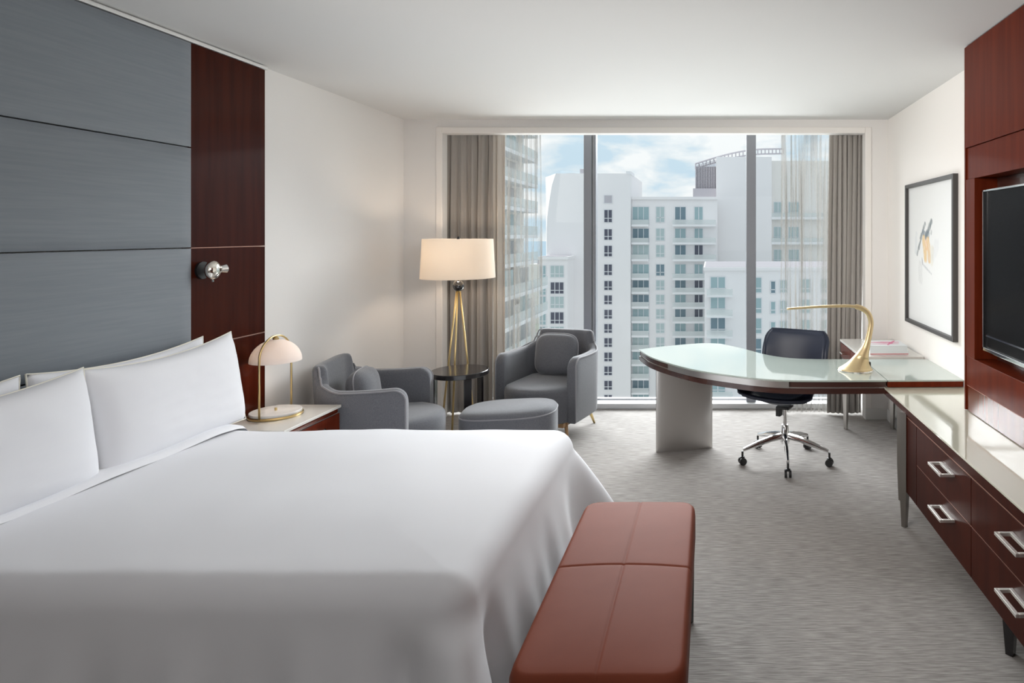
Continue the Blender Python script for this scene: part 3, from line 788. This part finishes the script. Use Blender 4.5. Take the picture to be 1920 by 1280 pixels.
# ================================================================== OFFICE CHAIR
oc = thing('office_chair', 'navy leather swivel desk chair with polished five-star base on casters', 'chair', (.545, 4.64, 0), math.radians(-27))
prof = crom([(-.285, .505), (-.245, .475), (-.16, .447), (-.03, .432), (.10, .436), (.195, .475), (.240, .56), (.265, .68), (.292, .80), (.315, .925)], 5)
prof = [(v.x, v.y) for v in prof]
def cp(v):
    i = v*(len(prof)-1); k = min(int(i), len(prof)-2); f = i-k
    return prof[k][0]*(1-f)+prof[k+1][0]*f, prof[k][1]*(1-f)+prof[k+1][1]*f
def shell_fn(u, v, off=0, wsc=1):
    y, z = cp(v); y2, z2 = cp(min(1, v+.01)); y1, z1 = cp(max(0, v-.01)); d = Vector((0, y2-y1, z2-z1)).normalized(); nrm = Vector((0, -d.z, d.y))
    a = 2*u-1; s = smooth((v-.45)/.25)
    hw = (.285-.02*s)*wsc
    # rounded corners front and top
    e = min(v, 1-v); tp = 1-(.20*(1-min(1, e/.09))**2.2)
    rise = .15*abs(a)**2.1*(1-s)+.075*abs(a)**2.4*s
    rise *= smooth(v/.18)*.85+.15; rise *= .25+.75*smooth((1-v)/.16)
    p = Vector((a*hw*tp, y, z))+nrm*(rise+off)
    return p
b = nb(); grid(b, lambda u, v: shell_fn(u, v), 26, 44); o = obj('shell', b, 'navy', oc, smooth=True); solid(o, .022, -1)
b = nb(); grid(b, lambda u, v: shell_fn(.5+(u-.5)*.90, .02+v*.42, .012+.016*(1-abs(2*u-1)**6)*(1-abs(2*v-1)**6)), 22, 18); o = obj('seat', b, 'navy', oc, smooth=True); solid(o, .02, -1)
b = nb(); grid(b, lambda u, v: shell_fn(.5+(u-.5)*.92, .50+v*.485, .010+.016*(1-abs(2*u-1)**6)*(1-abs(2*v-1)**6)), 22, 18); o = obj('backrest', b, 'navy', oc, smooth=True); solid(o, .02, -1)
obj('seat_plate', bx(-.05, .05, -.06, .05, .388, .408, bev=.006), 'plastic', oc)
obj('lever_box', bx(-.062, -.026, -.03, .03, .325, .386, bev=.005), 'plastic', oc)
b = nb(); tube(b, [(0, 0, .20), (0, 0, .386)], .014, 20); obj('gas_stem', b, 'chrome', oc, angle=.7)
b = nb(); lathe(b, [(0, .130), (.030, .130), (.036, .15), (.030, .20), (.026, .262), (.023, .266), (0, .266)], 28); obj('hub', b, 'chrome', oc, angle=.7)
for k in range(5):
    a = math.radians(-90+27+72*k-3)
    c, s = math.cos(a), math.sin(a)
    b = nb(); pts = [(.02, .020, .034, .160, .205), (.10, .017, .026, .150, .192), (.20, .014, .018, .125, .165), (.30, .012, .013, .100, .128), (.322, .011, .011, .097, .118)]
    rg = []
    for r_, hw_, hb_, zb, zt in pts:
        sec = [(-hw_*.6, zb), (hw_*.6, zb), (hw_, zb+.006), (hw_, (zb+zt)/2), (hw_*.5, zt), (-hw_*.5, zt), (-hw_, (zb+zt)/2), (-hw_, zb+.006)]
        rg.append([b.verts.new((r_*c-w_*s, r_*s+w_*c, z)) for w_, z in sec])
    for x_, y_ in zip(rg, rg[1:]):
        for q in range(8): b.faces.new((x_[q], x_[(q+1) % 8], y_[(q+1) % 8], y_[q]))
    b.faces.new(rg[0][::-1]); b.faces.new(rg[-1])
    arm = obj('base_arm', b, 'chrome', oc, angle=.7)
    b = nb()
    for sd in (-1, 1):
        off = Vector((-s, c, 0))*sd*.015; ctr = Vector((.328*c, .328*s, .0275))
        tube(b, [ctr+off-Vector((-s, c, 0))*.008, ctr+off+Vector((-s, c, 0))*.008], .0270, 20)
    lathe(b, [(0, .045), (.017, .047), (.017, .060), (.008, .064), (.008, .098), (0, .098)], 14, c=(.328*c, .328*s))
    obj('caster', b, 'plastic', arm, angle=.6)

# ================================================================== WHITE SIDE CABINET WITH BOOKS
sc_ = thing('side_cabinet', 'white-topped mahogany cabinet with steel legs under the framed picture', 'cabinet', (1.36, 5.09, 0))
obj('top', bx(-.235, .228, -.40, .40, .735, .755, bev=.003), 'stone', sc_)
obj('body', bx(-.222, .225, -.385, .385, .60, .735), 'wood_h', sc_)
for y0, y1 in ((-.38, -.003), (.003, .38)):
    d = obj('drawer', bx(-.232, -.222, y0, y1, .61, .728, bev=.002), 'wood_h', sc_)
    yc = (y0+y1)/2; b = nb(); box(b, -.262, -.232, yc-.05, yc-.042, .665, .675); box(b, -.262, -.232, yc+.042, yc+.05, .665, .675); box(b, -.270, -.262, yc-.05, yc+.05, .665, .675)
    obj('handle', b, 'nickel', d)
for sx in (-.205, .195):
    for sy in (.30,):
        b = nb(); tube(b, [(sx, sy, .60), (sx, sy, 0)], [.036, .018], 4); obj('leg', b, 'steel', sc_)
def book(label, loc, rz, w, d, h, cover, band_mat):
    t = thing('book', label, 'book', loc, rz, None)
    b = nb(); box(b, -w/2, w/2, -d/2, d/2, 0, .004); box(b, -w/2, w/2, -d/2, d/2, h-.004, h); box(b, -w/2, w/2, -d/2, -d/2+.004, .004, h-.004)
    obj('cover', b, cover, t)
    obj('pages', bx(-w/2+.004, w/2-.006, -d/2+.004, d/2-.006, .004, h-.004), 'paper', t)
    return t
bk = book('pale book with a red line along its spine, under the pink-patterned book', (1.345, 4.87, .755), .02, .29, .23, .034, 'cover', 'red')
obj('spine_print', bx(-.145, .145, -.1162, -.115, .004, .010), 'red', bk)
bk = book('pale book with pink brushed stripes on its cover, topmost on the white cabinet', (1.345, 4.875, .789), -.02, .285, .23, .036, 'cover', 'pink')
b = nb()
def stroke(b, p, q, w_, z):
    p, q = Vector(p), Vector(q); d = (q-p).normalized(); n = Vector((-d.y, d.x))*w_/2
    v = [b.verts.new((*(p+n*.3), z)), b.verts.new((*(p-n*.3), z)), b.verts.new((*(p.lerp(q, .5)-n), z)), b.verts.new((*(q-n*.4), z)), b.verts.new((*(q+n*.4), z)), b.verts.new((*(p.lerp(q, .5)+n), z))]
    b.faces.new(v)
stroke(b, (-.13, .02), (.12, .04), .050, .0365); stroke(b, (-.12, -.05), (.10, -.03), .030, .0367); stroke(b, (0, -.09), (.10, .10), .032, .0369)
obj('cover_print', b, 'pink', bk)

# ================================================================== FRAMED PICTURE
pf = thing('framed_picture', 'large framed abstract painting on white paper hung on the wall above the cabinet', 'picture', (XR, 4.565, 1.515))
hy, hz, fw = .505, .545, .028
b = nb(); box(b, -.035, 0, -hy, -hy+fw, -hz, hz, .002); box(b, -.035, 0, hy-fw, hy, -hz, hz, .002); box(b, -.035, 0, -hy+fw, hy-fw, -hz, -hz+fw, .002); box(b, -.035, 0, -hy+fw, hy-fw, hz-fw, hz, .002)
obj('frame', b, 'frame', pf)
# painted sheet : colours held per vertex, computed here
am, at_, ap = new_mat('artwork_print'); vc = at_.nodes.new('ShaderNodeVertexColor'); vc.layer_name = 'paint'
at_.links.new(vc.outputs[0], ap.inputs['Base Color']); ap.inputs['Roughness'].default_value = .12
ny, nz_ = 150, 170
me = bpy.data.meshes.new('artwork'); vs = []; fc = []
Y0, Y1, Z0, Z1 = -hy+fw, hy-fw, -hz+fw, hz-fw
for i in range(ny+1):
    for j in range(nz_+1): vs.append((-.012, Y0+(Y1-Y0)*i/ny, Z0+(Z1-Z0)*j/nz_))
for i in range(ny):
    for j in range(nz_):
        a = i*(nz_+1)+j; fc.append((a, a+1, a+nz_+2, a+nz_+1))
me.from_pydata(vs, [], fc); at = me.color_attributes.new('paint', 'FLOAT_COLOR', 'POINT')
def px2(px, py):       # point of the sheet seen at a picture position -> local (y,z)
    s = (px-1333)/1.584; Y = 1180/s; return Y-4.565, EYE-(py-439)/s-1.515
strokes = []   # (p,q,width,colour,alpha)
def st_(p, q, w_, col, al): strokes.append((Vector(px2(*p)), Vector(px2(*q)), w_, Vector(col), al))
zc = lambda x, y: (1700+x*.1406, 380+y*.1406)
G = (.13, .17, .19); OR = (.80, .50, .14)
st_(zc(325, 255), zc(255, 460), .045, G, .95); st_(zc(245, 280), zc(180, 470), .028, G, .9); st_(zc(215, 400), zc(290, 420), .05, (.18, .23, .27), .95)
st_(zc(200, 440), zc(165, 600), .030, G, .85); st_(zc(170, 560), zc(140, 690), .028, (.22, .25, .26), .85)
st_(zc(330, 380), zc(325, 410), .025, G, .6)
st_(zc(225, 480), zc(255, 740), .060, OR, .85); st_(zc(285, 500), zc(300, 750), .060, (.78, .50, .20), .85); st_(zc(255, 520), zc(270, 600), .05, (.85, .50, .25), .7)
st_(zc(340, 620), zc(335, 780), .06, (.70, .62, .40), .35); st_(zc(400, 560), zc(350, 700), .09, (.55, .57, .62), .25)
st_(zc(130, 420), zc(120, 650), .05, (.45, .52, .60), .3); st_(zc(205, 740), zc(215, 820), .014, (.15, .18, .24), .8); st_(zc(215, 820), zc(330, 950), .016, (.45, .47, .5), .6)
st_(zc(180, 850), zc(185, 1000), .09, (.55, .55, .56), .35)
cols = []
for v in vs:
    c = Vector((.84, .845, .84)); p = Vector((v[1], v[2]))
    if abs(p.x+.05) < .4 and abs(p.y) < .5:
        for (a, q, w_, col, al) in strokes:
            d = q-a; t = max(0, min(1, (p-a).dot(d)/max(1e-6, d.length_squared))); dist = (p-(a+d*t)).length
            wob = w_/2*(1+.5*noise.noise(Vector((p.x*40, p.y*18, w_*90))))
            f = smooth((wob-dist)/(w_*.22)+.5)*al*(.75+.5*noise.noise(Vector((p.x*70, p.y*25, 3))))
            c = c.lerp(col, max(0, min(1, f)))
    cols += [c.x, c.y, c.z, 1]
at.data.foreach_set('color', cols); me.materials.append(am)
obj('artwork', me, None, pf)
obj('backing', bx(-.010, 0, Y0, Y1, Z0, Z1), 'white', pf)

# ================================================================== CONSOLE
co = thing('media_console', 'long mahogany drawer console with pale glass top on steel legs below the television', 'console', (1.35, 2.3, 0))
def cl(x0, x1, y0, y1, z0, z1): return (x0-1.35, x1-1.35, y0-2.3, y1-2.3, z0, z1)
YF, YN = 3.57, .55
obj('glass_top', bx(*cl(1.092, 1.592, YN, 3.99, .692, .702), bev=.0015), 'cream_top', co)
obj('top_edge', bx(*cl(1.098, 1.592, YN, 3.99, .655, .6915)), 'wood_console', co)
obj('carcass', bx(*cl(1.122, 1.592, YN+.01, YF, .20, .655)), 'wood_console', co)
ds = [(2.682, 3.39), (1.79, 2.678), (.90, 1.786)]
for y0, y1 in ds:
    for z0, z1, hz_ in ((.4245, .628, .57), (.205, .4195, .363)):
        d = obj('drawer', bx(*cl(1.108, 1.122, y0, y1, z0, z1), bev=.0015), 'wood_console', co)
        yc = {2.682: 2.94, 1.79: 2.23, .90: 1.34}[y0]
        b = nb(); hw_ = .082
        for a in ((1.040, 1.054, yc-hw_, yc+hw_), (1.094, 1.108, yc-hw_, yc+hw_), (1.054, 1.094, yc-hw_, yc-hw_+.014), (1.054, 1.094, yc+hw_-.014, yc+hw_)):
            box(b, *cl(*a, hz_-.006, hz_+.006), bev=.001)
        obj('handle', b, 'handle', d)
obj('end_panel', bx(*cl(1.108, 1.122, 3.394, YF, .205, .628), bev=.0015), 'wood_console', co)
obj('metal_inlay', bx(*cl(1.110, 1.122, YN+.01, YF, .4205, .4235)), 'copper', co); obj('metal_inlay', bx(*cl(1.110, 1.122, YN+.01, YF, .629, .633)), 'copper', co)
obj('top_rail', bx(*cl(1.110, 1.122, YN+.01, YF, .635, .655)), 'wood_console', co)
for x, y, zt, r0 in ((1.105, 3.592, .655, .030), (1.56, 3.592, .655, .030), (1.19, 2.50, .20, .034), (1.56, 2.5, .20, .034), (1.14, .62, .2, .03), (1.56, .62, .2, .03), (1.19, 3.95, .655, .022), (1.56, 3.95, .655, .022)):
    b = nb(); tube(b, [(x-1.35, y-2.3, zt), (x-1.35, y-2.3, zt*.35 if zt > .3 else zt*.8), (x-1.35, y-2.3, 0)], [r0, r0, r0*.6], 4); obj('leg', b, 'greysteel' if zt > .3 else 'black', co)

# ================================================================== WALL UNIT + TV
XF = 1.397; U0, U1 = .55, 3.47
wu = thing('wall_unit', 'floor-to-ceiling-height mahogany wall unit framing the television above the console', 'wall unit', (1.5, 2.0, .703))
def ul(x0, x1, y0, y1, z0, z1): return (x0-1.5, x1-1.5, y0-2.0, y1-2.0, z0-.703, z1-.703)
obj('end_panel', bx(*ul(XF, 1.592, 3.455, U1, .705, 2.692), bev=.001), 'wood_h', wu)
obj('upper_panel', bx(*ul(XF, 1.592, U0, 3.4545, 2.139, 2.692), bev=.0015), 'wood_h', wu)
obj('valance', bx(*ul(XF+.008, 1.592, U0, 3.4545, 1.966, 2.136), bev=.0015), 'wood_h', wu)
obj('stile', bx(*ul(XF+.002, 1.592, 3.34, 3.4545, 1.003, 1.965), bev=.0015), 'wood_h', wu)
obj('back_panel', bx(*ul(1.52, 1.592, U0, 3.3395, 1.003, 1.965)), 'wood_dark', wu)
obj('lower_panel', bx(*ul(XF+.004, 1.592, U0, 3.4545, .843, 1.002), bev=.0015), 'wood_h', wu)
obj('base_panel', bx(*ul(XF+.008, 1.592, U0, 3.4545, .705, .840), bev=.0015), 'wood_gloss', wu)
obj('light_line', bx(*ul(XF+.006, 1.592, U0, 3.4545, .8403, .8427)), 'copper', wu)
tv = thing('television', 'black flat-screen television with chrome edging set in the wall unit', 'television', (1.47, 2.56, 1.06))
ty0, ty1, tz0, tz1 = -.745, .745, 0, .838
obj('housing', bx(-.03, .05, ty0+.01, ty1-.01, tz0+.01, tz1-.01, bev=.004), 'plastic', tv)
b = nb(); f_ = .012
box(b, -.048, -.03, ty0, ty0+f_, tz0, tz1, .002); box(b, -.048, -.03, ty1-f_, ty1, tz0, tz1, .002); box(b, -.048, -.03, ty0, ty1, tz0, tz0+.018, .002); box(b, -.048, -.03, ty0, ty1, tz1-.010, tz1, .002)
obj('bezel', b, 'chrome', tv)
obj('screen', bx(-.036, -.03, ty0+.03, ty1-.03, tz0+.085, tz1-.035), 'screen', tv)
obj('bezel_line', bx(-.040, -.03, ty0+.03, ty1-.03, tz0+.076, tz0+.084), 'chrome', tv)
obj('side_bezel', bx(-.036, -.03, ty1-.03, ty1-f_, tz0+.018, tz1-.010), 'screen', tv)
obj('top_bezel', bx(-.036, -.03, ty0+.03, ty1-.03, tz1-.035, tz1-.010), 'screen', tv)
obj('lower_bezel', bx(-.036, -.03, ty0+.03, ty1-.03, tz0+.018, tz0+.076), 'screen', tv)

# ================================================================== OUTSIDE
GZ = -82
structure(obj('ground', bx(-1500, 1500, 20, 1600, GZ-1, GZ), 'ground'))
structure(obj('sea', bx(-9000, 9000, 1600, 7500, GZ-1, GZ-.2), 'sea'))
wcache = {}
def window_mesh(w, h, kind, cols, rows):
    k = (round(w, 2), round(h, 2), kind, cols, rows)
    if k not in wcache:
        g = bx(-w/2, w/2, -.06, .0, -h/2, h/2); me = bpy.data.meshes.new('window')
        bmesh.ops.recalc_face_normals(g, faces=g.faces); g.to_mesh(me); g.free(); me.materials.append(M[kind])
        f = nb(); t = .13 if cols < 3 else .12
        for c in range(cols+1):
            x = -w/2+w*c/cols; box(f, x-t/2, x+t/2, -.10, -.06, -h/2, h/2)
        for z in rows: box(f, -w/2, w/2, -.10, -.06, -h/2+h*z-t/2, -h/2+h*z+t/2)
        mf = bpy.data.meshes.new('window_bars'); bmesh.ops.recalc_face_normals(f, faces=f.faces); f.to_mesh(mf); f.free(); mf.materials.append(M['bwhite'])
        wcache[k] = (me, mf)
    return wcache[k]
class Tower:
    def __init__(s, name, label, Y, group=None):
        s.Y = Y; s.s = 1180/Y; s.t = thing(name, label, 'building', (0, Y, GZ), 0, group)
    def X(s, px): return (px-1333)/s.s
    def Z(s, py): return EYE-(py-439)/s.s-GZ
    def block(s, x0, x1, ytop, depth=18, dy=0, mat='bwall', name='tower_wall', ybot=None):
        return obj(name, bx(s.X(x0), s.X(x1), dy, dy+depth, s.Z(ybot) if ybot else 0, s.Z(ytop)), mat, s.t)
    def win(s, x0, x1, y0, y1, kind, cols=2, rows=(0, .28, 1), dy=0):
        w, h = (x1-x0)/s.s, (y1-y0)/s.s
        a, f = window_mesh(w, h, kind, cols, rows)
        o = obj('window', a, None, s.t, loc=(s.X((x0+x1)/2), dy, s.Z((y0+y1)/2)))
        obj('window_bars', f, None, o)
        return o
    def slab(s, x0, x1, y, out=1.6, th=.32, dy=0, rail=True):
        o = obj('balcony_slab', bx(s.X(x0), s.X(x1), dy-out, dy, s.Z(y)-th/2, s.Z(y)+th/2), 'bslab', s.t)
        if rail:
            b = nb(); box(b, s.X(x0), s.X(x1), dy-out, dy-out+.05, s.Z(y)+th/2, s.Z(y)+th/2+.95); g = obj('railing', b, 'rail_glass', o)
        return o
rk = random.Random(4)
# A : tall slab tower with a single window column, plus its lower wing
A = Tower('apartment_tower', 'tall plain white tower with one column of small dark windows, behind the window mullion', 130)
A.block(1042, 1182, 325, 22)
b = nb()      # curved flank turned towards the sun
n_ = 14; pr = []
for k in range(n_+1):
    t = k/n_; zt = A.Z(325)-t*0; pr.append(t)
va = []
for k in range(n_+1):
    t = k/n_; z = A.Z(325)+(A.Z(620)-A.Z(325))*t
    xo = A.X(1023+2*t**.4)-2.4
    xi = A.X(1042-17*min(1, (t*3.2))**.6) if t < .31 else A.X(1025)
    va.append([b.verts.new((xo, 9, z)), b.verts.new((min(xi, A.X(1042)), 0, z)), b.verts.new((A.X(1042), 0, z)), b.verts.new((A.X(1042), 9, z))])
for p, q in zip(va, va[1:]):
    for k in range(4): b.faces.new((p[k], p[(k+1) % 4], q[(k+1) % 4], q[k]))
b.faces.new(va[0]); b.faces.new(va[-1][::-1]); obj('curved_flank', b, 'bwall', A.t)
A.block(1026, 1076, 483, 8, -6, name='lower_wing'); A.block(1024, 1078, 479, 8.6, -6.4, name='parapet', ybot=484)
obj('roof_deck', bx(A.X(1030), A.X(1072), -6, 2, A.Z(479), A.Z(478.4)), 'bgrey', A.t)
A.win(1132.7, 1148, 366, 381, 'bgrey', 1, (0, 1))
for y, h in zip([393, 429, 460, 495, 526, 553, 580, 606.6, 633, 660, 686, 713, 739.5], [24, 21, 21, 21, 18]+[17.5]*8):
    A.win(1132.7, 1148, y, y+h, 'wg_dark', 2, (0, .33, 1))
for i, y in enumerate([495, 524.5, 550, 578, 604, 631]):
    dyy = -6; k_ = 'wg_dark' if i in (1, 3) else 'wg_pale'
    A.win(1046, 1070, y, y+21, k_, 3, (0, .3, 1), dy=dyy); A.win(1027, 1038, y, y+23, 'wg_teal' if i < 4 else 'wg_mid', 2, (0, .3, 1), dy=dyy)
b = nb(); box(b, A.X(1080), A.X(1096), 4, 8, A.Z(325), A.Z(313)); box(b, A.X(1055), A.X(1070), 4, 8, A.Z(325), A.Z(321)); obj('roof_plant', b, 'bgrey', A.t)
b = nb(); box(b, A.X(1174), A.X(1183), -.2, 6, A.Z(327), A.Z(321)); obj('roof_rail', b, 'bslab', A.t)
# B : balconied middle block
B = Tower('apartment_block', 'white block with rows of teal windows and balconies, centre of the window view', 132)
B.block(1184.6, 1345, 372, 16)
B.block(1184.6, 1345, 369, 17, -.5, name='parapet', ybot=374)
ys = [387.5, 428, 459, 495, 525, 552, 579, 605.6, 632, 659, 685.5, 712, 738.5]
hs = [33, 26, 26, 25]+[21]*9
for i, (y, h) in enumerate(zip(ys, hs)):
    k1 = rk.choice(['wg_teal', 'wg_mid', 'wg_pale']) if i > 4 else ['wg_teal', 'wg_mid', 'wg_pale', 'wg_teal', 'wg_mid'][i]
    B.win(1186, 1217, y, y+h, k1, 3, (0, .25, 1)); B.win(1230, 1246, y, y+h*.88, rk.choice(['wg_pale', 'wg_pale', 'wg_mid']), 2, (0, .3, 1))
    B.win(1265.5, 1286, y, y+h, ['wg_mid', 'wg_teal', 'wg_mid', 'wg_teal'][i % 4], 2, (0, .25, 1))
    if y < 650: B.win(1302, 1318, y, y+h, 'wg_dark' if i in (2, 4, 5, 6) else 'wg_teal', 2, (0, .25, 1))
    B.slab(1185, 1217, y+h+2.2, 1.2, .42); B.slab(1262, 1342, y+h+2.2, 1.8, .42)
# C : broad blank tower with rooftop crown
Cc = Tower('broad_tower', 'broad blank white tower with a curved open crown on its roof', 150)
Cc.block(1343, 1447, 294, 18); Cc.block(1447, 1560, 300, 18, 1.5, mat='bwall2', name='side_bay')
Cc.block(1299, 1343.5, 352, 14, 2, 'bgrey', 'plant_room', ybot=372); Cc.block(1300, 1345, 370, 16, 1, name='lower_roof')
def crown(t): return 303-26*math.sin(PI/2*min(1, t*1.25))-3*t   # arch of the screen top
b = nb(); K = 16
for k in range(K):
    xa = 1303+(1345-1303)*k/K; xb = 1303+(1345-1303)*(k+.62)/K
    box(b, Cc.X(xa), Cc.X(xb), 4, 5, Cc.Z(352), Cc.Z(crown((xa-1303)/170)+4))
o = obj('crown_screen', b, 'bgrey', Cc.t); obj('crown_back', bx(Cc.X(1303), Cc.X(1345), 5, 6, Cc.Z(352), Cc.Z(308)), 'bgrey', Cc.t)
pts = [(Cc.X(1303+t*170), 4.5, Cc.Z(crown(t))) for t in [k/24 for k in range(25)]]
b = nb(); tube(b, pts, .22, 6)
for k in range(25): x, y_, z = pts[k]; tube(b, [(x, y_, z), (x, y_, z-1.3)], .14, 5)
pts2 = [(x, y_, z-1.2) for x, y_, z in pts]; tube(b, pts2, .2, 6)
obj('crown_arch', b, 'bgrey', Cc.t)
for i, y in enumerate((378, 425, 468)):
    Cc.win(1452, 1468, y, y+26, 'wg_pale', 2, (0, .25, 1), dy=1.5); Cc.win(1480, 1500, y, y+26, 'wg_pale', 2, (0, .25, 1), dy=1.5); Cc.slab(1447, 1545, y+31, 1.6, .6, dy=1.5)
# D : nearer low block
D = Tower('low_block', 'lower white block with wide teal balcony windows, rightmost and nearest in the window view', 96)
D.block(1321, 1640, 505, 20); D.block(1319, 1642, 501, 20.6, -.3, name='parapet', ybot=507)
obj('roof_deck', bx(D.X(1322), D.X(1640), .3, 20, D.Z(501), D.Z(500.4)), 'bgrey', D.t)
yr = [518.7, 557, 595, 633, 671, 709]
for i, y in enumerate(yr):
    D.win(1332, 1360, y, y+31, ['wg_teal', 'wg_teal', 'wg_mid', 'wg_teal', 'wg_mid', 'wg_teal'][i], 2, (0, .3, 1)); D.slab(1325, 1373, y+35, 1.3, .3)
    D.win(1416, 1428, y+1, y+30, 'wg_teal' if i < 3 else 'wg_mid', 1, (0, .3, 1)); D.win(1445, 1454, y+8, y+31, 'wg_mid' if i == 0 else 'wg_teal', 1, (0, .3, 1)); D.win(1462, 1476, y+6, y+30, 'wg_pale', 2, (0, .3, 1))
    for x in (1500, 1540, 1580): D.win(x, x+20, y+4, y+30, 'wg_pale', 2, (0, .3, 1))
# E : sunny tower running away from us on the left
E = Tower('balcony_tower', 'sunlit white tower with stacked balconies seen through the narrow sheer curtain', 76)
obj('tower_wall', bx(-46, -22.6, -24, 0, 0, 105), 'bwall2', E.t)
obj('lower_wing', bx(-22.6, -21.2, -24, 0, 0, -GZ-6), 'bwall2', E.t)
for k in range(-9, 6):
    z = 1.4+3*k-GZ; xo = -20.9 if k > -2 else -19.7
    xi = -22.6 if k > -2 else -21.2
    o = obj('balcony_slab', bx(xi, xo, -24, -.0, z-.2, z+.2), 'bslab', E.t)
    obj('railing', bx(xo-.06, xo, -24, 0, z+.2, z+1.2), 'rail_glass', o)
    for j in range(4):
        y = -21.5+j*5.6; me_ = bx(xi, xi+.06, y-1.6, y+1.6, z+.3, z+2.5); obj('window', me_, 'wg_haze' if (j+k) % 3 else 'wg_pale', E.t)
# far low houses in the gap
for i in range(9):
    x = -250+i*22; y = 480+55*((i*5)%7); h = rk.uniform(20, 62); w_ = rk.uniform(9, 16)
    t = thing('distant_building', 'small pale distant building low on the horizon beyond the towers', 'building', (x*y/500-20, y, GZ), 0, 'distant buildings on the horizon')
    obj('wall_block', bx(-w_, w_, 0, 20, 0, h), 'bwall' if i % 2 else 'bwall2', t); obj('roof_block', bx(-w_*.4, w_*.4, 4, 14, h, h+4), 'bgrey', t)
